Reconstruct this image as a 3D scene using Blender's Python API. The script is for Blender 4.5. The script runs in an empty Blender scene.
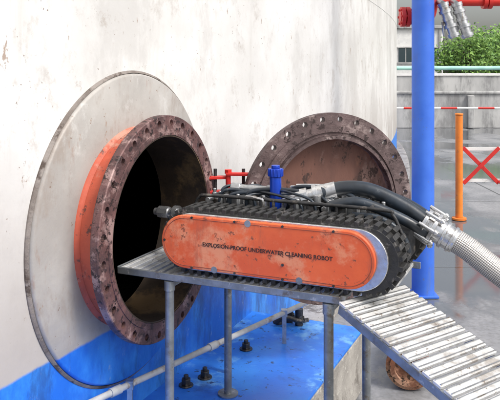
import bpy, bmesh, math, random
from mathutils import Vector, Matrix, noise
random.seed(7)
rad=math.radians
scene=bpy.context.scene
COL=scene.collection
# ---------------------------------------------------------------- helpers
def link(o,parent=None):
    COL.objects.link(o)
    if parent is not None: o.parent=parent
    return o
def empty(name,loc=(0,0,0),rz=0):
    e=bpy.data.objects.new(name,None); e.empty_display_size=.1
    e.location=loc; e.rotation_euler=(0,0,rz); COL.objects.link(e); return e

def mat(name,c1,c2=None,rough=.6,metal=0,scale=8,detail=5,bump=0.0,bscale=None,spots=None,spot_scale=20,spot_amt=.5,c3=None,c3_scale=2.5,c3_amt=.5,stretch=(1,1,1),rough2=None,c4=None,c4_scale=6,c4_amt=.4,c4_stretch=(1,1,.2)):
    m=bpy.data.materials.new(name); m.use_nodes=True
    nt=m.node_tree; N=nt.nodes; Lk=nt.links
    b=N['Principled BSDF']
    tc=N.new('ShaderNodeTexCoord')
    def noi(s,d=5,r=.6,st=stretch):
        mp=N.new('ShaderNodeMapping'); mp.inputs['Scale'].default_value=st
        Lk.new(tc.outputs['Object'],mp.inputs['Vector'])
        n=N.new('ShaderNodeTexNoise'); n.inputs['Scale'].default_value=s; n.inputs['Detail'].default_value=d; n.inputs['Roughness'].default_value=r
        Lk.new(mp.outputs['Vector'],n.inputs['Vector']); return n
    def ramp(src,a,bb,hi=1):
        r=N.new('ShaderNodeMapRange'); r.inputs['From Min'].default_value=a; r.inputs['From Max'].default_value=bb
        r.inputs['To Max'].default_value=hi
        r.interpolation_type='SMOOTHSTEP'
        Lk.new(src,r.inputs['Value']); return r.outputs['Result']
    def mix(f,A,B):
        x=N.new('ShaderNodeMix'); x.data_type='RGBA'; Lk.new(f,x.inputs[0])
        for i,v in ((6,A),(7,B)):
            if isinstance(v,tuple): x.inputs[i].default_value=(*v,1)
            else: Lk.new(v,x.inputs[i])
        return x.outputs[2]
    n1=noi(scale,detail)
    col=mix(ramp(n1.outputs['Fac'],.35,.65),c1,c2 or c1)
    if c3:
        n3=noi(c3_scale,7,.7); lo=.5+(.5-c3_amt)*.4
        col=mix(ramp(n3.outputs['Fac'],lo,lo+.12),col,c3)
    if c4:
        n3=noi(c4_scale,7,.7,c4_stretch); lo=.5+(.5-c4_amt)*.4
        col=mix(ramp(n3.outputs['Fac'],lo,lo+.16,.8),col,c4)
    if spots:
        n4=noi(spot_scale,5,.75); lo=.58+(.5-spot_amt)*.3
        col=mix(ramp(n4.outputs['Fac'],lo,lo+.05),col,spots)
    Lk.new(col,b.inputs['Base Color'])
    b.inputs['Metallic'].default_value=metal
    r2=rough2 if rough2 is not None else min(1,rough+.15)
    mr=N.new('ShaderNodeMapRange'); mr.inputs['To Min'].default_value=rough; mr.inputs['To Max'].default_value=r2
    mr.inputs['From Min'].default_value=.35; mr.inputs['From Max'].default_value=.65
    Lk.new(n1.outputs['Fac'],mr.inputs['Value']); Lk.new(mr.outputs['Result'],b.inputs['Roughness'])
    if bump>0:
        bn=N.new('ShaderNodeBump'); bn.inputs['Strength'].default_value=bump; bn.inputs['Distance'].default_value=.01
        n6=noi(bscale or scale*3,6,.65); Lk.new(n6.outputs['Fac'],bn.inputs['Height']); Lk.new(bn.outputs['Normal'],b.inputs['Normal'])
    return m

class MB:
    def __init__(s,name,material,parent=None,smooth=False,bevel=0,loc=(0,0,0),rz=0,seg=2):
        s.bm=bmesh.new(); s.uv=s.bm.loops.layers.uv.new('UVMap'); s.a=(name,material,parent,smooth,bevel,loc,rz,seg)
    def box(s,c,size,rot=None):
        g=bmesh.ops.create_cube(s.bm,size=1); M=Matrix.Translation(c)
        if rot is not None: M=M@(rot.to_4x4() if not isinstance(rot,(int,float)) else Matrix.Rotation(rot,4,'Z'))
        M=M@Matrix.Diagonal((*size,1)); bmesh.ops.transform(s.bm,matrix=M,verts=g['verts']); return s
    def cyl(s,p0,p1,r,seg=20,r2=None):
        p0=Vector(p0);p1=Vector(p1);d=p1-p0
        g=bmesh.ops.create_cone(s.bm,cap_ends=True,segments=seg,radius1=r,radius2=r if r2 is None else r2,depth=d.length)
        q=Vector((0,0,1)).rotation_difference(d.normalized()).to_matrix().to_4x4()
        bmesh.ops.transform(s.bm,matrix=Matrix.Translation((p0+p1)/2)@q,verts=g['verts']); return s
    def tube(s,pts,r,seg=14,sub=8,rfun=None):
        P=[Vector(p) for p in pts]; path=[]
        if len(P)>2:
            E=[2*P[0]-P[1]]+P+[2*P[-1]-P[-2]]
            for i in range(1,len(E)-2):
                for k in range(sub):
                    t=k/sub; a,b,c,d=E[i-1],E[i],E[i+1],E[i+2]
                    path.append(.5*((2*b)+(c-a)*t+(2*a-5*b+4*c-d)*t*t+(3*b-a-3*c+d)*t**3))
            path.append(P[-1])
        else: path=P
        T=(path[1]-path[0]).normalized(); U=T.orthogonal().normalized(); rings=[]; ln=0; lens=[]
        for i,p in enumerate(path):
            if i>0: ln+=(p-path[i-1]).length
            lens.append(ln)
            nt=(path[min(i+1,len(path)-1)]-path[max(i-1,0)]).normalized()
            U=(T.rotation_difference(nt)@U).normalized(); T=nt; V=T.cross(U)
            rr=rfun(i/(len(path)-1))*r if rfun else r
            rings.append([s.bm.verts.new(p+rr*(math.cos(2*math.pi*k/seg)*U+math.sin(2*math.pi*k/seg)*V)) for k in range(seg)])
        for i in range(len(rings)-1):
            for k in range(seg):
                k2=(k+1)%seg
                f=s.bm.faces.new((rings[i][k],rings[i][k2],rings[i+1][k2],rings[i+1][k]))
                for lp,(u,v) in zip(f.loops,((k/seg,lens[i]),((k+1)/seg,lens[i]),((k+1)/seg,lens[i+1]),(k/seg,lens[i+1]))): lp[s.uv].uv=(u,v)
        s.bm.faces.new(rings[0][::-1]); s.bm.faces.new(rings[-1]); return s
    def lathe(s,prof,axis='x',seg=96,closed=True,c=(0,0,0)):
        rings=[]
        for k in range(seg):
            a=2*math.pi*k/seg; rg=[]
            for (r,x) in prof:
                if axis=='x': p=(x,r*math.cos(a),r*math.sin(a))
                elif axis=='y': p=(r*math.sin(a),x,r*math.cos(a))
                else: p=(r*math.cos(a),r*math.sin(a),x)
                rg.append(s.bm.verts.new(Vector(p)+Vector(c)))
            rings.append(rg)
        n=len(prof)
        for k in range(seg):
            A=rings[k];B=rings[(k+1)%seg]
            for i in range(n if closed else n-1):
                j=(i+1)%n
                s.bm.faces.new((A[i],A[j],B[j],B[i]))
        return s
    def poly(s,pts,depth):
        vs=[s.bm.verts.new(p) for p in pts]; f=s.bm.faces.new(vs)
        r=bmesh.ops.extrude_face_region(s.bm,geom=[f]); nv=[v for v in r['geom'] if isinstance(v,bmesh.types.BMVert)]
        bmesh.ops.translate(s.bm,vec=depth,verts=nv); return s
    def done(s):
        name,material,parent,smooth,bevel,loc,rz,seg=s.a
        bmesh.ops.remove_doubles(s.bm,verts=s.bm.verts,dist=1e-6)
        bmesh.ops.recalc_face_normals(s.bm,faces=s.bm.faces)
        me=bpy.data.meshes.new(name); s.bm.to_mesh(me); s.bm.free()
        if material: me.materials.append(material)
        o=bpy.data.objects.new(name,me); o.location=loc; o.rotation_euler=(0,0,rz); link(o,parent)
        if smooth:
            for p in me.polygons: p.use_smooth=True
            me.set_sharp_from_angle(angle=rad(38))
        if bevel:
            b=o.modifiers.new('Bevel','BEVEL'); b.width=bevel; b.segments=seg; b.limit_method='ANGLE'; b.angle_limit=rad(40)
        return o
def boolcut(o,cutter):
    m=o.modifiers.new('B','BOOLEAN'); m.object=cutter; m.operation='DIFFERENCE'; m.solver='EXACT'
    bpy.context.view_layer.update()
    dg=bpy.context.evaluated_depsgraph_get()
    me=bpy.data.meshes.new_from_object(o.evaluated_get(dg)); 
    o.modifiers.remove(m); o.data=me
    bpy.data.objects.remove(cutter)
    return o

# ---------------------------------------------------------------- frame
ZC=1.75
TH=rad(-24); n=Vector((math.cos(TH),math.sin(TH),0)); v=Vector((-math.sin(TH),math.cos(TH),0))
F=Vector((-.34,2.84,1.113)); ZD=1.003
NECK=.165
P=F-NECK*n; P.z=0
R=48.0; C=P-R*n

# ---------------------------------------------------------------- materials
def tank_mat(name,pad=False):
    m=bpy.data.materials.new(name); m.use_nodes=True; nt=m.node_tree;N=nt.nodes;Lk=nt.links;b=N['Principled BSDF']
    g=N.new('ShaderNodeNewGeometry')
    def noi(s,stretch=(1,1,1),d=6,r=.6):
        mp=N.new('ShaderNodeMapping'); mp.inputs['Scale'].default_value=stretch; Lk.new(g.outputs['Position'],mp.inputs['Vector'])
        x=N.new('ShaderNodeTexNoise'); x.inputs['Scale'].default_value=s;x.inputs['Detail'].default_value=d;x.inputs['Roughness'].default_value=r
        Lk.new(mp.outputs[0],x.inputs['Vector']); return x.outputs['Fac']
    def mr(src,a,c,lo=0,hi=1):
        r=N.new('ShaderNodeMapRange'); r.interpolation_type='SMOOTHSTEP'
        r.inputs['From Min'].default_value=a;r.inputs['From Max'].default_value=c;r.inputs['To Min'].default_value=lo;r.inputs['To Max'].default_value=hi
        Lk.new(src,r.inputs['Value']); return r.outputs[0]
    def mix(f,A,B):
        x=N.new('ShaderNodeMix'); x.data_type='RGBA'; Lk.new(f,x.inputs[0])
        for i,q in ((6,A),(7,B)):
            if isinstance(q,tuple): x.inputs[i].default_value=(*q,1)
            else: Lk.new(q,x.inputs[i])
        return x.outputs[2]
    def math_(op,A,B):
        x=N.new('ShaderNodeMath'); x.operation=op
        for i,q in enumerate((A,B)):
            if isinstance(q,(int,float)): x.inputs[i].default_value=q
            else: Lk.new(q,x.inputs[i])
        return x.outputs[0]
    if pad:
        base=mix(mr(noi(2.2),.35,.65),(.43,.41,.385),(.33,.31,.29))
        base=mix(mr(noi(4.5,(1,1,.5),8,.7),.48,.64,0,.65),base,(.26,.21,.175))
        base=mix(mr(noi(6,(1,1,.4),6,.7),.56,.68,0,.5),base,(.27,.15,.10))
        base=mix(mr(noi(3.4,(1,1,.8),8,.75),.55,.66,0,.6),base,(.56,.55,.53))
    else:
        base=mix(mr(noi(1.6),.35,.65),(.76,.755,.74),(.66,.65,.63))
        base=mix(mr(noi(1.3,(1,1,.6),8,.75),.47,.62,0,.55),base,(.49,.475,.455))
        base=mix(mr(noi(2.6,(1,1,.8),9,.8),.53,.64,0,.5),base,(.44,.40,.36))
        base=mix(mr(noi(4.2,(1,1,.10),8,.7),.54,.70,0,.35),base,(.46,.43,.39))
        base=mix(mr(noi(6,(1,1,1),8,.85),.58,.68,0,.6),base,(.38,.33,.285))
    base=mix(mr(noi(11,(1,1,.45),5,.72),.655,.69,0,.75),base,(.28,.17,.105))
    base=mix(mr(noi(38,(1,1,1),4,.7),.67,.70,0,.85),base,(.18,.11,.075))
    sp=N.new('ShaderNodeSeparateXYZ'); Lk.new(g.outputs['Position'],sp.inputs[0])
    z=math_('ADD',sp.outputs[2],math_('MULTIPLY',noi(6),.03))
    if not pad:
        low=mr(sp.outputs[2],1.6,.75,0,.85)
        base=mix(math_('MULTIPLY',low,mr(noi(2.5,(1,1,.5)),.30,.55)),base,(.39,.355,.325))
    blue=mix(mr(noi(4,(1,1,.6),8,.7),.4,.65),(.015,.14,.62),(.04,.26,.78))
    blue=mix(mr(noi(14,(1,1,.5),8,.75),.60,.68,0,.7),blue,(.35,.48,.62))
    blue=mix(mr(noi(3,(1,1,.3),8,.75),.50,.64,0,.7),blue,(.02,.06,.22))
    col=mix(mr(z,.756,.742),base,blue)
    Lk.new(col,b.inputs['Base Color']); b.inputs['Roughness'].default_value=.45
    bn=N.new('ShaderNodeBump'); bn.inputs['Strength'].default_value=.45 if pad else .3; bn.inputs['Distance'].default_value=.01
    Lk.new(noi(9),bn.inputs['Height']); Lk.new(bn.outputs[0],b.inputs['Normal'])
    return m
M_tank=tank_mat('tank_paint')
M_pad=tank_mat('pad_paint',True)
M_weldline=mat('weld_grime',(.14,.115,.10),(.26,.23,.21),.7,scale=9,c3=(.07,.05,.04),c3_scale=12,c3_amt=.5,bump=.6)
M_orangeneck=mat('red_primer',(.58,.11,.055),(.44,.085,.045),.55,scale=6,c3=(.50,.26,.19),c3_scale=5,c3_amt=.45,spots=(.16,.06,.045),spot_scale=22,spot_amt=.52,bump=.3,c4=(.22,.075,.05),c4_scale=7,c4_amt=.42)
M_flange=mat('flange_rust',(.17,.085,.08),(.09,.05,.05),.45,metal=.25,scale=12,c3=(.36,.24,.225),c3_scale=9,c3_amt=.48,spots=(.035,.022,.022),spot_scale=34,spot_amt=.65,bump=.5)
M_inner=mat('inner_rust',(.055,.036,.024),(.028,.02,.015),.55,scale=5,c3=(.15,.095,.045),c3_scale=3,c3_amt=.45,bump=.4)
M_rust=mat('cover_rust',(.16,.075,.055),(.10,.048,.038),.55,scale=5,c3=(.24,.15,.125),c3_scale=4,c3_amt=.5,spots=(.05,.027,.022),spot_scale=18,spot_amt=.6,bump=.4,stretch=(1,1,.5),c4=(.34,.15,.085),c4_scale=5,c4_amt=.4)
M_coverring=mat('cover_ring_rust',(.15,.105,.105),(.09,.062,.062),.45,metal=.3,scale=10,c3=(.30,.235,.225),c3_scale=7,c3_amt=.42,spots=(.04,.026,.026),spot_scale=30,spot_amt=.6,bump=.5)
M_steel=mat('galvanised',(.50,.51,.52),(.34,.35,.36),.3,metal=.85,scale=20,c3=(.24,.21,.18),c3_scale=12,c3_amt=.4,bump=.15)
M_bright=mat('bright_steel',(.70,.70,.70),(.50,.50,.51),.22,metal=.9,scale=25,c3=(.30,.28,.26),c3_scale=18,c3_amt=.4,bump=.1)
M_leg=mat('galvanised_tube',(.30,.32,.34),(.20,.215,.23),.38,metal=.6,scale=14,c3=(.19,.16,.13),c3_scale=12,c3_amt=.4,spots=(.45,.45,.45),spot_scale=30,spot_amt=.4,bump=.15)
M_alu=mat('aluminium_plate',(.74,.74,.73),(.54,.54,.53),.38,metal=.3,scale=14,c3=(.40,.37,.34),c3_scale=7,c3_amt=.45,spots=(.24,.20,.17),spot_scale=40,spot_amt=.45,bump=.2)
M_dark=mat('dark_steel',(.06,.06,.062),(.025,.025,.027),.4,metal=.5,scale=15,c3=(.17,.15,.13),c3_scale=14,c3_amt=.4,bump=.3)
M_rubber=mat('rubber',(.028,.027,.026),(.015,.015,.015),.48,scale=18,c3=(.13,.12,.115),c3_scale=22,c3_amt=.38,bump=.3)
M_hose=mat('hose_rubber',(.018,.022,.028),(.025,.036,.052),.28,scale=10,c3=(.11,.12,.13),c3_scale=20,c3_amt=.28,bump=.1)
M_orange=mat('orange_panel',(.76,.135,.035),(.66,.10,.028),.38,scale=5,c3=(.74,.27,.14),c3_scale=4,c3_amt=.45,spots=(.24,.07,.035),spot_scale=30,spot_amt=.44,bump=.15,c4=(.40,.10,.05),c4_scale=6,c4_amt=.40,c4_stretch=(1.6,1,.35))
M_panelrim=mat('panel_edge',(.36,.07,.03),(.22,.055,.03),.45,scale=9,c3=(.60,.2,.11),c3_scale=14,c3_amt=.35)
M_blue=mat('blue_paint',(.015,.14,.64),(.035,.23,.76),.3,scale=3,c3=(.16,.42,.80),c3_scale=3.5,c3_amt=.45,spots=(.02,.05,.16),spot_scale=18,spot_amt=.45,bump=.25,c4=(.02,.09,.36),c4_scale=4,c4_amt=.42,c4_stretch=(1,1,1))  # c3 light patches: sky reflection painted into the colour, along with worn paint
M_bluepipe=mat('blue_pipe_paint',(.035,.13,.60),(.05,.17,.68),.35,scale=3,spots=(.10,.14,.3),spot_scale=14,spot_amt=.35,c4=(.09,.16,.42),c4_scale=6,c4_amt=.4)
M_bluef=mat('blue_anodised',(.01,.07,.55),(.01,.05,.42),.25,metal=.3,scale=10)
M_red=mat('red_paint',(.62,.03,.02),(.50,.02,.02),.35,scale=6,spots=(.2,.04,.03),spot_scale=22,spot_amt=.4)
M_conc=mat('concrete',(.36,.34,.31),(.25,.235,.215),.85,scale=5,c3=(.15,.135,.12),c3_scale=6,c3_amt=.45,spots=(.46,.44,.40),spot_scale=30,spot_amt=.5,bump=.9)
M_concL=mat('pale_concrete',(.52,.52,.51),(.38,.38,.38),.8,scale=.8,c3=(.26,.26,.26),c3_scale=.6,c3_amt=.45,bump=.3,stretch=(1,1,.4),c4=(.16,.16,.16),c4_scale=1.6,c4_amt=.5)
M_white=mat('white_paint',(.78,.78,.76),(.68,.68,.67),.5,scale=4,c3=(.5,.48,.45),c3_scale=6,c3_amt=.3)
M_teal=mat('pale_green_paint',(.38,.66,.58),(.30,.56,.50),.45,scale=4)
M_opost=mat('orange_post',(.80,.24,.03),(.70,.18,.02),.45,scale=5,spots=(.35,.15,.08),spot_scale=20,spot_amt=.4)
M_conduit=mat('grey_conduit',(.50,.51,.52),(.36,.37,.38),.45,scale=10,c3=(.25,.20,.17),c3_scale=9,c3_amt=.4)
M_text=mat('black_ink',(.02,.014,.012),(.04,.02,.016),.5,scale=40,c3=(.40,.09,.04),c3_scale=60,c3_amt=.22)
M_brown=mat('brown_rust_pipe',(.22,.085,.045),(.14,.06,.035),.6,scale=6,c3=(.42,.24,.16),c3_scale=5,c3_amt=.5,spots=(.05,.03,.02),spot_scale=24,spot_amt=.6,bump=.5)
M_bark=mat('bark',(.10,.07,.05),(.06,.045,.03),.9,scale=4)
M_glass=mat('window_glass',(.05,.07,.08),None,.1)
def leafmat():
    m=bpy.data.materials.new('leaves'); m.use_nodes=True; nt=m.node_tree;N=nt.nodes;b=N['Principled BSDF']
    oi=N.new('ShaderNodeNewGeometry'); r=N.new('ShaderNodeValToRGB')
    r.color_ramp.elements[0].color=(.045,.13,.022,1); r.color_ramp.elements[1].color=(.22,.38,.07,1)
    nt.links.new(oi.outputs['Random Per Island'],r.inputs[0]); nt.links.new(r.outputs[0],b.inputs['Base Color'])
    b.inputs['Roughness'].default_value=.6; return m
M_leaf=leafmat()
def braid():
    m=bpy.data.materials.new('steel_braid'); m.use_nodes=True; nt=m.node_tree;N=nt.nodes;Lk=nt.links;b=N['Principled BSDF']
    uv=N.new('ShaderNodeUVMap'); sp=N.new('ShaderNodeSeparateXYZ'); Lk.new(uv.outputs[0],sp.inputs[0])
    def mt(op,A,B=0):
        x=N.new('ShaderNodeMath'); x.operation=op
        for i,q in enumerate((A,B)):
            if isinstance(q,(int,float)): x.inputs[i].default_value=q
            else: Lk.new(q,x.inputs[i])
        return x.outputs[0]
    u=mt('MULTIPLY',sp.outputs[0],2*math.pi*18); w=mt('MULTIPLY',sp.outputs[1],2*math.pi*80)
    s1=mt('SINE',mt('ADD',u,w)); s2=mt('SINE',mt('SUBTRACT',u,w)); h=mt('MULTIPLY',s1,s2)
    mr=N.new('ShaderNodeMapRange'); mr.inputs['From Min'].default_value=-.8;mr.inputs['From Max'].default_value=.8; Lk.new(h,mr.inputs['Value'])
    r=N.new('ShaderNodeValToRGB'); r.color_ramp.elements[0].color=(.18,.17,.165,1); r.color_ramp.elements[1].color=(.76,.73,.70,1); Lk.new(mr.outputs[0],r.inputs[0])
    Lk.new(r.outputs[0],b.inputs['Base Color']); b.inputs['Metallic'].default_value=.6; b.inputs['Roughness'].default_value=.36
    bn=N.new('ShaderNodeBump'); bn.inputs['Strength'].default_value=.7;bn.inputs['Distance'].default_value=.002; Lk.new(mr.outputs[0],bn.inputs['Height']); Lk.new(bn.outputs[0],b.inputs['Normal'])
    return m
M_braid=braid()
def groundmat():
    m=bpy.data.materials.new('wet_concrete'); m.use_nodes=True; nt=m.node_tree;N=nt.nodes;Lk=nt.links;b=N['Principled BSDF']
    g=N.new('ShaderNodeNewGeometry')
    def noi(s,st=(1,1,1),d=6,r=.6):
        mp=N.new('ShaderNodeMapping'); mp.inputs['Scale'].default_value=st; Lk.new(g.outputs['Position'],mp.inputs['Vector'])
        x=N.new('ShaderNodeTexNoise'); x.inputs['Scale'].default_value=s;x.inputs['Detail'].default_value=d;x.inputs['Roughness'].default_value=r
        Lk.new(mp.outputs[0],x.inputs['Vector']); return x.outputs['Fac']
    def mr(src,a,c,lo=0,hi=1):
        r=N.new('ShaderNodeMapRange'); r.interpolation_type='SMOOTHSTEP'
        r.inputs['From Min'].default_value=a;r.inputs['From Max'].default_value=c;r.inputs['To Min'].default_value=lo;r.inputs['To Max'].default_value=hi
        Lk.new(src,r.inputs['Value']); return r.outputs[0]
    def mix(f,A,B):
        x=N.new('ShaderNodeMix'); x.data_type='RGBA'; Lk.new(f,x.inputs[0])
        for i,q in ((6,A),(7,B)):
            if isinstance(q,tuple): x.inputs[i].default_value=(*q,1)
            else: Lk.new(q,x.inputs[i])
        return x.outputs[2]
    wet=mr(noi(.7,(1,.55,1),7,.6),.43,.53)
    dry=mix(mr(noi(1.3),.35,.65),(.31,.31,.32),(.20,.205,.215))
    dry=mix(mr(noi(30),.4,.7,0,.6),dry,(.15,.15,.15))
    br=N.new('ShaderNodeTexBrick'); Lk.new(g.outputs['Position'],br.inputs['Vector'])
    br.offset=0; br.inputs['Scale'].default_value=1; br.inputs['Brick Width'].default_value=3.5; br.inputs['Row Height'].default_value=3.1; br.inputs['Mortar Size'].default_value=.012
    col=mix(wet,dry,(.10,.108,.118))
    col=mix(br.outputs['Fac'],col,(.06,.06,.06))
    Lk.new(col,b.inputs['Base Color']); Lk.new(mr(wet,0,1,.55,.06),b.inputs['Roughness'])
    bn=N.new('ShaderNodeBump'); bn.inputs['Distance'].default_value=.006; Lk.new(mr(wet,0,1,.5,.05),bn.inputs['Strength'])
    Lk.new(noi(24),bn.inputs['Height']); Lk.new(bn.outputs[0],b.inputs['Normal'])
    return m
M_ground=groundmat()

# ---------------------------------------------------------------- ground
g=MB('ground',M_ground); g.bm.faces.new([g.bm.verts.new(p) for p in ((-400,-400,0),(400,-400,0),(400,400,0),(-400,400,0))]); g.done()

# ---------------------------------------------------------------- tank
tank=empty('storage_tank',(C.x,C.y,0),TH)
sh=MB('shell',M_tank,tank); sh.lathe([(R,.06),(R,13),(R-.03,13),(R-.03,.06)],'z',seg=900); shell=sh.done()
cut=MB('cut',None); cut.cyl(F-1*n,F+.1*n,.375,96); boolcut(shell,cut.done())
MB('roof',M_white,tank).lathe([(R-.02,12.9),(R+.05,13.0),(R+.05,13.08),(.5,16.0),(.5,15.9)],'z',seg=180).done()
MB('annular_plate',M_conc,tank).lathe([(R-.5,.004),(R+.22,.004),(R+.22,.06),(R-.5,.06)],'z',seg=500).done()
wl=MB('weld_seam',M_tank,tank)
wl.lathe([(R-.01,2.49),(R+.003,2.494),(R+.003,2.502),(R-.01,2.506)],'z',seg=900); wl.done()
man=empty('manhole_flange',F,TH)
PR=.622
MB('reinforcing_pad',M_pad,man,smooth=True).lathe([(.374,-NECK-.03),(.374,-NECK+.020),(PR-.010,-NECK+.020),(PR-.004,-NECK+.016),(PR,-NECK+.008),(PR+.002,-NECK-.03)],'x',seg=128).done()
MB('pad_weld',M_weldline,man,smooth=True).lathe([(PR+.0025,-NECK-.03),(PR+.0025,-NECK+.009),(PR+.008,-NECK+.006),(PR+.013,-NECK+.001),(PR+.015,-NECK-.03)],'x',seg=128).done()
MB('neck',M_orangeneck,man,smooth=True).lathe([(.372,-NECK-.06),(.372,-.041),(.390,-.041),(.390,-NECK-.06)],'x',seg=128).done()
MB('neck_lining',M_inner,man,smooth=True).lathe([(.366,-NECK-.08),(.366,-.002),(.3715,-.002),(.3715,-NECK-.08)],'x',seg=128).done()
MB('neck_weld',M_orangeneck,man,smooth=True).lathe([(.391,-NECK-.02),(.391,-NECK+.036),(.398,-NECK+.030),(.405,-NECK+.021),(.405,-NECK-.02)],'x',seg=128).done()
fr=MB('flange_ring',M_flange,man,smooth=True).lathe([(.372,-.04),(.372,.0),(.393,.0),(.394,-.003),(.449,-.003),(.4525,-.007),(.4525,-.036),(.449,-.04)],'x',seg=160).done()
c=MB('cut',None,man)
NB=28
for k in range(NB):
    a=2*math.pi*(k+.5)/NB; y,z=.423*math.cos(a),.423*math.sin(a); c.cyl((-.1,y,z),(.05,y,z),.0135,20)
boolcut(fr,c.done())

# ---------------------------------------------------------------- cover
cov=empty('manhole_cover',(.378,3.327,1.095),rad(23))
cr=MB('cover_ring',M_coverring,cov,smooth=True).lathe([(.345,.015),(.345,-.018),(.4525,-.018),(.4525,.015)],'y',seg=160).done()
c=MB('cut',None,cov)
for k in range(NB):
    a=2*math.pi*(k+.5)/NB; x,z=.423*math.cos(a),.423*math.sin(a); c.cyl((x,-.1,z),(x,.1,z),.0135,20)
boolcut(cr,c.done())
MB('gasket_face',M_coverring,cov,smooth=True).lathe([(.362,-.0185),(.362,-.026),(.392,-.026),(.394,-.0185)],'y',seg=128).done()
MB('spigot_ring',M_coverring,cov,smooth=True).lathe([(.330,.012),(.330,-.045),(.344,-.045),(.344,.012)],'y',seg=128).done()
prof=[(.3295*math.cos(t*math.pi/2/10) if t<10 else .0005,.05*math.sin(t*math.pi/2/10)) for t in range(11)]
MB('dished_plate',M_rust,cov,smooth=True).lathe(prof,'y',seg=96,closed=False).done()
hb=MB('cover_handle',M_dark,cov,smooth=True); hb.tube([(-.1,.05,0),(-.1,.11,0),(.1,.11,0),(.1,.05,0)],.01); hb.done()
# hinge
hg=empty('cover_hinge',(-.10,3.215,1.235))
h=MB('hinge_pin',M_red,hg,smooth=True); h.cyl((0,0,-.06),(0,0,.05),.012); h.cyl((0,0,.04),(0,0,.058),.018,6); h.cyl((0,0,-.07),(0,0,-.055),.018,6); h.done()
h=MB('hinge_lugs',M_red,hg,bevel=.003)
for z in (-.045,.02):
    h.box((-.05,.01,z),(.12,.035,.014),rad(10)); h.box((.045,-.005,z+.018),(.11,.035,.014),rad(-5))
h.done()
h=MB('hinge_bolts',M_dark,hg,smooth=True)
for x in (-.09,-.06,.07):
    h.cyl((x,.01,-.06),(x,.01,.06),.009,6)
h.done()
h=MB('davit_arm',M_flange,hg,smooth=True); h.cyl((0,0,-.42),(0,0,-.075),.018); h.box((-.04,0,-.40),(.1,.04,.02)); h.done()

# ---------------------------------------------------------------- ledge
led=empty('concrete_plinth',(P.x,P.y,0),TH)
s0,s1=-4.0,1.28
MB('body',M_conc,led,bevel=.015).box((.15,(s0+s1)/2,.165),(.98,s1-s0,.33)).done()
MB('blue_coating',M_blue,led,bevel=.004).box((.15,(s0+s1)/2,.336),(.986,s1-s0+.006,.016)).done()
def nut(px,py,r=.022,z=.344):
    e=empty('anchor_bolt',(px,py,z))
    m=MB('nut',M_dark,e,bevel=.002); m.cyl((0,0,0),(0,0,.006),r*1.5,20); m.cyl((0,0,.006),(0,0,.032),r,6); m.cyl((0,0,.03),(0,0,.048),r*.5,12); m.done()
nut(-.206,3.2);nut(-.285,3.12);nut(-.02,3.525);nut(-.27,3.52,.018)
e=empty('valve_assembly',(.22,3.88,.344))
m=MB('valve_bodies',M_dark,e,smooth=True); 
for i,(x,y) in enumerate(((-.06,0),(0,.03),(.05,-.02))):
    m.cyl((x,y,0),(x,y,.05+.02*i),.022,12); m.cyl((x-.03,y,.03),(x+.03,y,.035),.016,12)
m.tube([(-.09,-.03,.02),(-.02,-.05,.05),(.05,-.04,.03),(.1,0,.02)],.012); m.done()
cd=empty('conduit_pipe',(0,0,0)); m=MB('pipe',M_conduit,cd,smooth=True); A=Vector((-.571,2.667,.5));B=Vector((.208,3.645,.5)); d=(B-A).normalized()
m.cyl(A-d*.6,B+d*.3,.013,16)
for t in (.05,.62): m.cyl(A+d*t,A+d*(t+.05),.0175,16)
m.done()
m=MB('brackets',M_steel,cd)
for t in (-.3,.15,.75,1.2):
    q=A+d*t; m.box((q.x,q.y,.415),(.02,.02,.15)); m.box((q.x,q.y,.5),(.03,.03,.034))
m.done()

# ---------------------------------------------------------------- platform
pl=empty('work_platform',(F.x,F.y,ZD),TH)
A2=(.80,-.23); B2=(.964,.008)
sl=MB('deck_slats',M_alu,pl,bevel=.0015,seg=1)
a=-.062
while a<.955:
    b0=-.222
    if a>A2[0]-.01: b0=A2[1]+(a-A2[0]+.012)*(B2[1]-A2[1])/(B2[0]-A2[0])
    sl.box((a,(b0+.292)/2,-.010),(.017,.292-b0,.014)); a+=.032
sl.done()
fm=MB('deck_frame',M_leg,pl,bevel=.002,seg=1)
fm.box((.362,-.228,-.013),(.876,.008,.026)); fm.box((.444,.298,-.013),(1.042,.008,.026)); fm.box((-.079,.035,-.013),(.008,.52,.026))
for b in (-.1,.03,.17): fm.box((.364,b,-.027),(.87,.012,.018))
for a in (.14,.76): fm.box((a,.035,-.045),(.03,.52,.02))
fm.done()
lg=MB('legs',M_leg,pl,smooth=True)
for a in (.143,.755):
    for b in (-.215,.28):
        foot=(.345-ZD if a<.5 else -ZD+.004)
        lg.cyl((a,b,foot),(a,b,-.030),.0165,20); lg.cyl((a,b,foot),(a,b,foot+.006),.045,20)
        lg.cyl((a,b,-.065),(a,b,-.031),.020,20)
lg.done()

# ---------------------------------------------------------------- ramp
A3=Vector((.292,2.273,ZD-.004)); B3=Vector((.544,2.455,ZD-.004)); w=(B3-A3); W=w.length; w.normalize()
dr=Vector((w.y,-w.x,0)); slope=.305; dv=(dr-Vector((0,0,slope))).normalized(); nn=w.cross(dv); 
if nn.z<0: nn=-nn
Rm=Matrix((dv,w,nn)).transposed()
rp=empty('access_ramp',(0,0,0)); 
m=MB('planks',M_alu,rp,bevel=.002,seg=1)
L=3.42; t=.012
while t<L-.02:
    q=A3+w*(W/2)+dv*t - nn*.008+nn*.001*random.uniform(-1,1); m.box(q,(.0315,W,.012),Rm); t+=.040
m.done()
m=MB('plank_ribs',M_steel,rp)
t=.012
while t<L-.02:
    for o in (-.010,.010):
        q=A3+w*(W/2)+dv*(t+o)-nn*.0015; m.box(q,(.003,W*.985,.003),Rm)
    t+=.040
m.done()
m=MB('side_rails',M_leg,rp,bevel=.002)
for s in (.006,W-.006):
    m.box(A3+w*s+dv*(L/2)-nn*.030,(L,.010,.03),Rm)
m.done()
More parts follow.
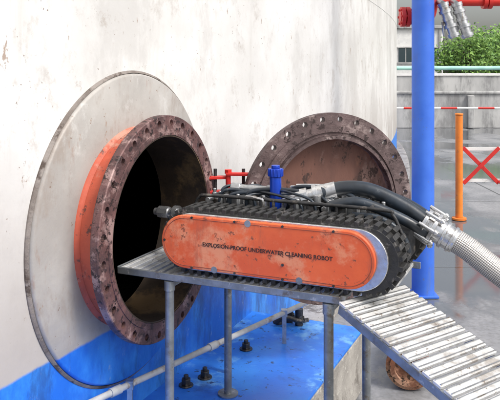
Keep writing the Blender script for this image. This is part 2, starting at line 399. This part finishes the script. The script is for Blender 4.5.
m=MB('support_legs',M_leg,rp,smooth=True)
for t in (1.2,2.2):
    for s in (.02,W-.02):
        q=A3+w*s+dv*t; m.cyl((q.x,q.y,.004),(q.x,q.y,q.z-.05),.015)
m.done()

# ---------------------------------------------------------------- robot
rb=empty('tracked_cleaning_robot',(F.x,F.y,ZD),TH)
def stad(a0,a1,z0,z1,N=20):
    r=(z1-z0)/2; zc=(z0+z1)/2; pts=[]
    for k in range(N+1):
        t=-math.pi/2+math.pi*k/N; pts.append((a1-r+r*math.cos(t),zc+r*math.sin(t)))
    for k in range(N+1):
        t=math.pi/2+math.pi*k/N; pts.append((a0+r+r*math.cos(t),zc+r*math.sin(t)))
    return pts
def plate(name,m_,a0,a1,z0,z1,b0,b1,bev=.002,par=rb):
    o=MB(name,m_,par,bevel=bev,smooth=True); o.poly([(x,b0,z) for x,z in stad(a0,a1,z0,z1)],(0,b1-b0,0)); return o.done()
TA0,TA1=.110,1.004; TZ0,TZ1=.004,.248
def track(name,b0,b1):
    t=MB(name,M_rubber,rb,bevel=.0015,seg=1)
    t.poly([(x,b0,z) for x,z in stad(TA0+.014,TA1-.014,TZ0+.014,TZ1-.014,28)],(0,b1-b0,0))
    r=(TZ1-TZ0)/2-.010; zc=(TZ0+TZ1)/2; x0=TA0+.010+r; x1=TA1-.010-r; Ls=x1-x0; per=2*Ls+2*math.pi*r; NL=62
    for half in (0,1):
      for k in range(NL):
        s=((k+.5*half)/NL*per)%per
        if s<Ls: p=(x0+s,zc-r); ang=-math.pi/2
        elif s<Ls+math.pi*r:
            th=-math.pi/2+(s-Ls)/r; p=(x1+r*math.cos(th),zc+r*math.sin(th)); ang=th
        elif s<2*Ls+math.pi*r: p=(x1-(s-Ls-math.pi*r),zc+r); ang=math.pi/2
        else:
            th=math.pi/2+(s-2*Ls-math.pi*r)/r; p=(x0+r*math.cos(th),zc+r*math.sin(th)); ang=th
        bw=(b1-b0)/2; bc=b0+bw*(.5+half)
        Rr=Matrix.Rotation(-ang,3,'Y')
        t.box((p[0],bc,p[1]),(.020,bw*.98,.017),Rr)
    return t.done()
track('near_track',-.215,-.085); track('far_track',.175,.30)
plate('side_frame',M_bright,.140,.958,.024,.228,-.226,-.213)
plate('track_cover_panel',M_orange,.123,.920,.030,.222,-.240,-.2265,.004)
plate('far_side_frame',M_bright,.14,.958,.024,.228,.298,.312)
plate('far_track_cover_panel',M_orange,.15,.95,.030,.222,.3125,.325,.004)
rim=MB('panel_rim',M_panelrim,rb,smooth=True)
ps=[(x,-.2402,z) for x,z in stad(.134,.909,.041,.211,16)]; ps.append(ps[0]); ps=[Vector(p) for p in ps]
for i in range(len(ps)-1):
    if (ps[i]-ps[i+1]).length>1e-4: rim.cyl(ps[i],ps[i+1],.0014,8)
rim.done()
bo=MB('panel_bolts',M_dark,rb,smooth=True)
for x in (.25,.42,.60,.78):
    for z in (.036,.216): bo.cyl((x,-.2445,z),(x,-.239,z),.0045,6)
bo.cyl((.137,-.2445,.126),(.137,-.239,.126),.0045,6); bo.cyl((.60,-.243,.085),(.60,-.239,.085),.005,10)
bo.done()
hub=MB('wheel_hubs',M_leg,rb,smooth=True)
for x,z in ((.34,.0385),(.47,.2135),(.66,.0385)): hub.cyl((x,-.2418,z),(x,-.2395,z),.012,24)
hub.done()
def text(s,a,z,size):
    cu=bpy.data.curves.new('lettering','FONT'); cu.body=s; cu.size=size; cu.extrude=.0003; cu.offset=.0004; cu.align_x='CENTER'
    o=bpy.data.objects.new('lettering',cu); link(o,rb); o.location=(a,-.2409,z); o.rotation_euler=(rad(90),0,0); cu.materials.append(M_text)
text('EXPLOSION-PROOF UNDERWATER CLEANING ROBOT',.535,.118,.0195)
ch=MB('chassis',M_dark,rb,bevel=.006)
ch.box((.55,.045,.12),(.74,.262,.13)); ch.box((.55,.045,.195),(.66,.24,.03)); ch.box((.945,.045,.12),(.05,.255,.10)); ch.done()
fr_=MB('guard_frame',M_dark,rb,smooth=True)
for b in (-.075,.165):
    fr_.tube([(.17,b,.2),(.19,b,.256),(.25,b,.268),(.58,b,.268),(.90,b,.266),(.94,b,.25),(.97,b,.19)],.0065)
for a in (.25,.40,.86): fr_.cyl((a,-.075,.268),(a,.165,.268),.006); 
for a in (.30,.50,.74): fr_.cyl((a,-.075,.2),(a,-.075,.268),.006)
fr_.done()
st=MB('hydraulic_manifold',M_steel,rb,smooth=True,bevel=.002)
D=-.055
st.box((.42+D,.03,.236),(.10,.09,.055)); st.box((.565+D,.06,.24),(.07,.08,.06)); st.box((.80+D,.03,.235),(.13,.10,.05)); st.box((.30+D,.05,.226),(.06,.12,.035))
st.cyl((.36+D,.02,.289),(.54+D,.02,.289),.013); st.cyl((.43+D,.02,.289),(.43+D,.02,.25),.017); st.cyl((.34+D,.02,.289),(.38+D,.02,.289),.019,6); st.cyl((.49+D,.02,.289),(.51+D,.02,.289),.019,6)
st.cyl((.62+D,.10,.27),(.76+D,.10,.285),.018); st.cyl((.71+D,-.03,.25),(.71+D,-.03,.292),.013)
for a,b in ((.31,-.02),(.33,.09),(.47,.09),(.86,-.03),(.90,.08),(.50,-.04),(.76,-.05),(.64,-.05),(.26,.03),(.40,-.05),(.94,.02)):
    st.cyl((a+D,b,.21),(a+D,b,.262),.011,6); st.cyl((a+D,b,.262),(a+D,b,.277),.007,12)
for a,b in ((.27,.0),(.88,.02),(.74,.0)): st.cyl((a+D,b-.05,.245),(a+D,b+.05,.245),.012,6)
st.done()
lines=MB('hydraulic_lines',M_hose,rb,smooth=True)
for i in range(13):
    a0=random.uniform(.20,.52);b0=random.uniform(-.06,.13);a1=a0+random.uniform(.1,.36);b1=random.uniform(-.07,.14);zt=random.uniform(.255,.298)
    lines.tube([(a0,b0,.215),(a0+.02,b0,zt),((a0+a1)/2,(b0+b1)/2+random.uniform(-.02,.02),zt+.01),(a1-.02,b1,zt-.01),(a1,b1,.215)],random.choice((.005,.006,.008)),10)
lines.done()
l2=MB('steel_lines',M_bright,rb,smooth=True)
for i in range(14):
    a0=random.uniform(.22,.66);b0=random.uniform(-.07,.12);a1=a0+random.uniform(.08,.25);b1=b0+random.uniform(-.04,.04);zt=random.uniform(.262,.30)
    l2.tube([(a0,b0,.215),(a0,b0,zt-.01),(a0+.015,b0,zt),(a1-.015,b1,zt),(a1,b1,zt-.01),(a1,b1,.215)],.0052,8,4)
l2.done()
FX=.478
bf=MB('filter_canister',M_bluef,rb,smooth=True,bevel=.002)
bf.cyl((FX,0,.225),(FX,0,.345),.022,28); bf.cyl((FX,0,.345),(FX,0,.375),.027,28); bf.cyl((FX,0,.375),(FX,0,.387),.016,20)
for k in range(14):
    t=2*math.pi*k/14; bf.cyl((FX+.027*math.cos(t),.027*math.sin(t),.346),(FX+.027*math.cos(t),.027*math.sin(t),.374),.003,6)
bf.done()
nz=MB('spray_nozzle',M_bright,rb,smooth=True)
for (a0,a1,r,sg) in ((.01,.2,.018,20),(-.02,.025,.024,8),(-.04,-.01,.014,20),(.05,.07,.030,20),(.095,.105,.028,20)): nz.cyl((a0,-.02,.175),(a1,-.02,.175),r,sg)
nz.cyl((.035,-.02,.175),(.035,-.02,.13),.012); nz.cyl((.035,-.02,.11),(.035,-.02,.135),.02,8); nz.done()

# ---------------------------------------------------------------- hoses
def W3(px,py,Y):
    return Vector(((px-250)/700*Y,Y,ZC-(py-70)/700*Y))
hs=empty('hydraulic_hose',(0,0,0))
m=MB('hose',M_hose,hs,smooth=True)
m.tube([W3(322,193,2.58),W3(345,188,2.58),W3(372,191,2.56),W3(405,207,2.52),W3(434,228,2.47)],.027,20,10); m.done()
m=MB('ferrule',M_bright,hs,smooth=True)
e0=W3(296,199,2.60); e1=W3(336,190,2.58); dd=(e1-e0).normalized()
m.cyl(e0,e1,.025,24); m.cyl(e0+dd*.02,e0+dd*.045,.034,8); m.cyl(e1-dd*.07,e1,.032,24); m.cyl(e1-dd*.085,e1-dd*.07,.037,24); m.cyl(e0-dd*.03,e0,.018,16)
m.cyl(e0+dd*.01,e0+dd*.01-Vector((0,0,.07)),.02,16); m.done()
hs2=empty('hydraulic_hose',(0,0,0))
m=MB('hose',M_hose,hs2,smooth=True)
m.tube([W3(330,206,2.50),W3(356,202,2.49),W3(382,210,2.47),W3(408,222,2.45),W3(430,236,2.45)],.019,16,10)
m.tube([W3(345,196,2.70),W3(375,193,2.70),W3(405,202,2.66),W3(434,220,2.55)],.018,16,10)
m.tube([W3(352,215,2.46),W3(378,218,2.44),W3(400,232,2.42),W3(408,252,2.44),W3(398,262,2.5)],.011,14,10); m.done()
bh=empty('braided_suction_hose',(0,0,0))
p0=W3(440,232,2.46)
m=MB('hose',M_braid,bh,smooth=True)
m.tube([p0,W3(464,246,2.42),W3(490,266,2.38),W3(530,298,2.32),W3(600,366,2.22),Vector((1.75,2.0,.30)),Vector((2.5,1.8,.045)),Vector((4,1.9,.045))],.041,28,14); m.done()
m=MB('coupling',M_bright,bh,smooth=True,bevel=.002); q1=W3(424,222,2.48); q2=W3(456,242,2.43); dd=(q2-q1).normalized()
m.cyl(q1,q2,.043,28); 
for t,r,wd in ((.0,.055,.014),(.035,.058,.014),(.075,.050,.012),(.105,.048,.01)): m.cyl(q1+dd*t,q1+dd*(t+wd),r,28)
uu=dd.orthogonal().normalized(); vv=dd.cross(uu)
for k in range(8):
    t=k*math.pi/4; o=(uu*math.cos(t)+vv*math.sin(t))*.060; m.cyl(q1+o-dd*.008,q1+o+dd*.065,.007,6)
    m.cyl(q1+o+dd*.05,q1+o+dd*.06,.011,6)
m.done()

# ---------------------------------------------------------------- rusty pipe below ramp
rpip=empty('rusty_pipe',(0,0,0))
m=MB('pipe',M_brown,rpip,smooth=True)
m.lathe([(.075,0),(.100,0),(.100,.55),(.075,.55)],'y',40)
m.lathe([(.101,.02),(.123,.02),(.123,.055),(.101,.055)],'y',40)
m.cyl((0,.03,0),(0,.05,0),.074,32); m.cyl((0,.01,0),(0,.03,0),.03,6)
o=m.done(); o.rotation_euler=(0,0,rad(-14)); o.location=(.86,3.80,.127)

# ---------------------------------------------------------------- right-hand pipes
bp=empty('blue_pipe_column',(1.344,5.44,0))
m=MB('pipe',M_bluepipe,bp,smooth=True); m.cyl((0,0,.02),(0,0,4.5),.086,32); m.done()
m=MB('base_plate',M_bluepipe,bp,bevel=.003); m.box((0,0,.012),(.20,.20,.016)); m.done()
rd=empty('red_fire_pipe',(0,0,0))
m=MB('pipe',M_red,rd,smooth=True)
zr=2.30; zf=2.175
m.cyl((1.20,5.60,zf),(1.40,5.60,zf),.045,24); m.cyl((1.235,5.60,zf),(1.205,5.60,zf),.080,24); m.cyl((1.275,5.60,zf),(1.245,5.60,zf),.080,24)
m.tube([(1.38,5.60,zf),(1.44,5.60,zf+.01),(1.47,5.60,zr-.02),(1.52,5.60,zr)],.04,18,6)
m.cyl((1.52,5.60,zr),(4.5,5.60,zr),.040,24); m.cyl((1.86,5.60,zr),(1.89,5.60,zr),.062,20); m.cyl((1.90,5.60,zr),(1.93,5.60,zr),.062,20)
for k in range(6):
    t=k*math.pi/3; m.cyl((1.195,5.60+.062*math.cos(t),zf+.062*math.sin(t)),(1.285,5.60+.062*math.cos(t),zf+.062*math.sin(t)),.010,6)
m.done()
cp=empty('hose_coupling_pair',(0,0,0))
m=MB('couplings',M_steel,cp,smooth=True)
for dx in (0,.105):
    a=Vector((1.50+dx,5.45,2.27)); b=Vector((1.585+dx,5.43,2.00)) ; d=(b-a)
    m.cyl(a,b,.040,20); 
    for t,r in ((.0,.045),(.2,.050),(.42,.046),(.62,.053),(.88,.050)): m.cyl(a+d*t,a+d*(t+.09),r,20)
    m.cyl(a+d*.55+Vector((-.05,0,0)),a+d*.95+Vector((-.075,0,0)),.010,8); m.cyl(a,a+Vector((0,.13,.03)),.02)
m.done()

# ---------------------------------------------------------------- background
bw=empty('bund_wall',(0,0,0))
m=MB('wall',M_concL,bw,bevel=.02); m.box((16,21.2,.52),(40,.3,1.04)); m.done()
m=MB('coping',M_concL,bw,bevel=.02); m.box((16,21.2,1.07),(40,.42,.08)); m.done()
m=MB('buttresses',M_concL,bw,bevel=.02)
for x in range(0,30,3): m.box((x+.6,20.97,.5),(.2,.18,.98))
m.done()
gr=empty('pipe_guardrail',(0,0,0))
m=MB('rails',M_teal,gr,smooth=True); m.cyl((1.5,15,1.79),(16,15,1.79),.045,16); m.done()
m=MB('rails_low',M_white,gr,smooth=True); m.cyl((1.5,15.05,.93),(16,15.05,.93),.022,16); m.done()
m=MB('rail_stripes',M_red,gr,smooth=True)
x=1.7
while x<15: m.cyl((x,15.05,.93),(x+.35,15.05,.93),.024,16); x+=.8
m.done()
m=MB('posts',M_teal,gr,smooth=True)
for x in (3.7,6.6,9.5,12.4): m.cyl((x,15,0),(x,15,1.79),.035,12)
m.done()
rw=empty('retaining_wall',(0,0,0))
m=MB('wall',M_concL,rw,bevel=.03); m.box((20,30,.75),(60,.4,1.5)); m.done()
m=MB('cap_rail',M_white,rw,smooth=True); m.box((20,30,1.56),(60,.5,.1)); m.done()
bd=empty('storage_building',(0,0,0))
m=MB('walls',M_white,bd,bevel=.03); m.box((8.6,48,2.2),(7.6,6,4.4)); m.done()
m=MB('roof_slab',M_concL,bd,bevel=.03); m.box((8.6,48,4.5),(8.0,6.4,.2)); m.done()
m=MB('windows',M_glass,bd)
for x in (6,8,10,11.6): m.box((x,44.98,2.7),(.9,.08,.9))
m.done()
m=MB('window_frames',M_concL,bd)
for x in (6,8,10,11.6):
    m.box((x,44.97,2.2),(1.1,.16,.08)); m.box((x,44.95,2.7),(.05,.06,.9)); m.box((x,44.97,3.2),(1.1,.12,.08))
for x in (5.0,9.1,12.2): m.box((x,44.93,2.2),(.12,.1,4.3))
m.done()
for x,y in ((2.44,8.17),(4.6,8.3)):
    po=empty('barrier_post',(x,y,0))
    m=MB('post',M_opost,po,smooth=True,bevel=.004); m.cyl((0,0,.03),(0,0,1.22),.042,20); m.cyl((0,0,1.22),(0,0,1.245),.046,20); m.cyl((0,0,.004),(0,0,.03),.085,24); m.done()
ba=empty('accordion_barricade',(0,0,0))
mr_=MB('red_bars',M_red,ba,bevel=.003); mw_=MB('white_bars',M_white,ba,bevel=.003)
x=2.50; Y=8.2; stp=.42
def bar(mb,p,q,wd=.045,th=.012):
    p=Vector(p);q=Vector(q);d=q-p; ang=math.atan2(d.z,d.x)
    mb.box((p+q)/2,(d.length,th,wd),Matrix.Rotation(-ang,3,'Y'))
i=0
while x<4.4:
    bar(mr_,(x,Y,.42),(x+stp,Y,.84)); bar(mw_ if i%2 else mr_,(x,Y+.02,.84),(x+stp,Y+.02,.42)); x+=stp; i+=1
bar(mw_,(2.46,Y+.04,.82),(4.6,Y+.04,.82),.04); bar(mw_,(2.46,Y+.04,.45),(4.6,Y+.04,.45),.04)
mr_.done(); mw_.done()

def tree(name,x,y,H,Rr,seed,nleaf=5200):
    rnd=random.Random(seed); e=empty(name,(x,y,0))
    t=MB('trunk',M_bark,e,smooth=True); t.tube([(0,0,0),(.1,0,H*.25),(-.05,.1,H*.5),(.1,0,H*.8)],.2,10,6,rfun=lambda q:1-.75*q)
    cl=[]
    for i in range(26):
        a=rnd.uniform(0,6.28); rr=Rr*math.sqrt(rnd.random()); z=H*rnd.uniform(.3,.98); rr*=(1.15-.55*abs(z/H-.55)*2)
        c=Vector((rr*math.cos(a),rr*math.sin(a),z)); cl.append((c,rnd.uniform(.5,1.05)))
        if i<12: t.tube([(0,0,H*rnd.uniform(.2,.5)),(c.x*.5,c.y*.5,z*.85),tuple(c)],.06,6,4,rfun=lambda q:1-.7*q)
    t.done()
    l=MB('crown',M_leaf,e)
    for i in range(nleaf):
        c,r=rnd.choice(cl); d=Vector((rnd.gauss(0,1),rnd.gauss(0,1),rnd.gauss(0,.8))); d.normalize(); p=c+d*r*rnd.uniform(.4,1.1)
        s=rnd.uniform(.05,.12); u=Vector((rnd.gauss(0,1),rnd.gauss(0,1),rnd.gauss(0,1))).normalized(); w_=u.orthogonal().normalized()
        l.bm.faces.new([l.bm.verts.new(p+u*s),l.bm.verts.new(p+w_*s*.6),l.bm.verts.new(p-u*s),l.bm.verts.new(p-w_*s*.6)])
    l.done()
tree('broadleaf_tree',11.3,36,3.4,1.5,1); tree('broadleaf_tree',13.6,38,3.9,1.9,2,6000); tree('broadleaf_tree',17,37,5.0,2.3,3,4000); tree('broadleaf_tree',23,39,4.6,2.3,5,3000)

# ---------------------------------------------------------------- light
w_=bpy.data.worlds.new('World'); scene.world=w_; w_.use_nodes=True; nt=w_.node_tree
sky=nt.nodes.new('ShaderNodeTexSky'); sky.sky_type='NISHITA'; sky.sun_disc=False
EL=rad(50); AZ=rad(128)
sky.sun_elevation=EL; sky.sun_rotation=AZ; sky.dust_density=5; sky.air_density=1.2
hsv=nt.nodes.new('ShaderNodeHueSaturation'); hsv.inputs['Saturation'].default_value=.4; hsv.inputs['Value'].default_value=1.3
nt.links.new(sky.outputs[0],hsv.inputs['Color']); nt.links.new(hsv.outputs[0],nt.nodes['Background'].inputs['Color']); nt.nodes['Background'].inputs['Strength'].default_value=.15
sd=bpy.data.lights.new('sun','SUN'); sd.energy=2.1; sd.angle=rad(16); sd.color=(1,.965,.91)
so=bpy.data.objects.new('sun',sd); link(so)
dirv=Vector((math.sin(AZ)*math.cos(EL),math.cos(AZ)*math.cos(EL),math.sin(EL)))
so.rotation_euler=dirv.to_track_quat('Z','Y').to_euler(); so.location=dirv*20
scene.view_settings.view_transform='Standard'; scene.view_settings.look='None'; scene.view_settings.exposure=0
# ---------------------------------------------------------------- camera
cd_=bpy.data.cameras.new('camera'); cam=bpy.data.objects.new('camera',cd_); link(cam)
cam.location=(0,0,ZC); cam.rotation_euler=(rad(90),0,0); cd_.sensor_width=36; cd_.lens=50.4; cd_.shift_y=-.26; cd_.clip_end=1500; cd_.clip_start=.05
scene.camera=cam
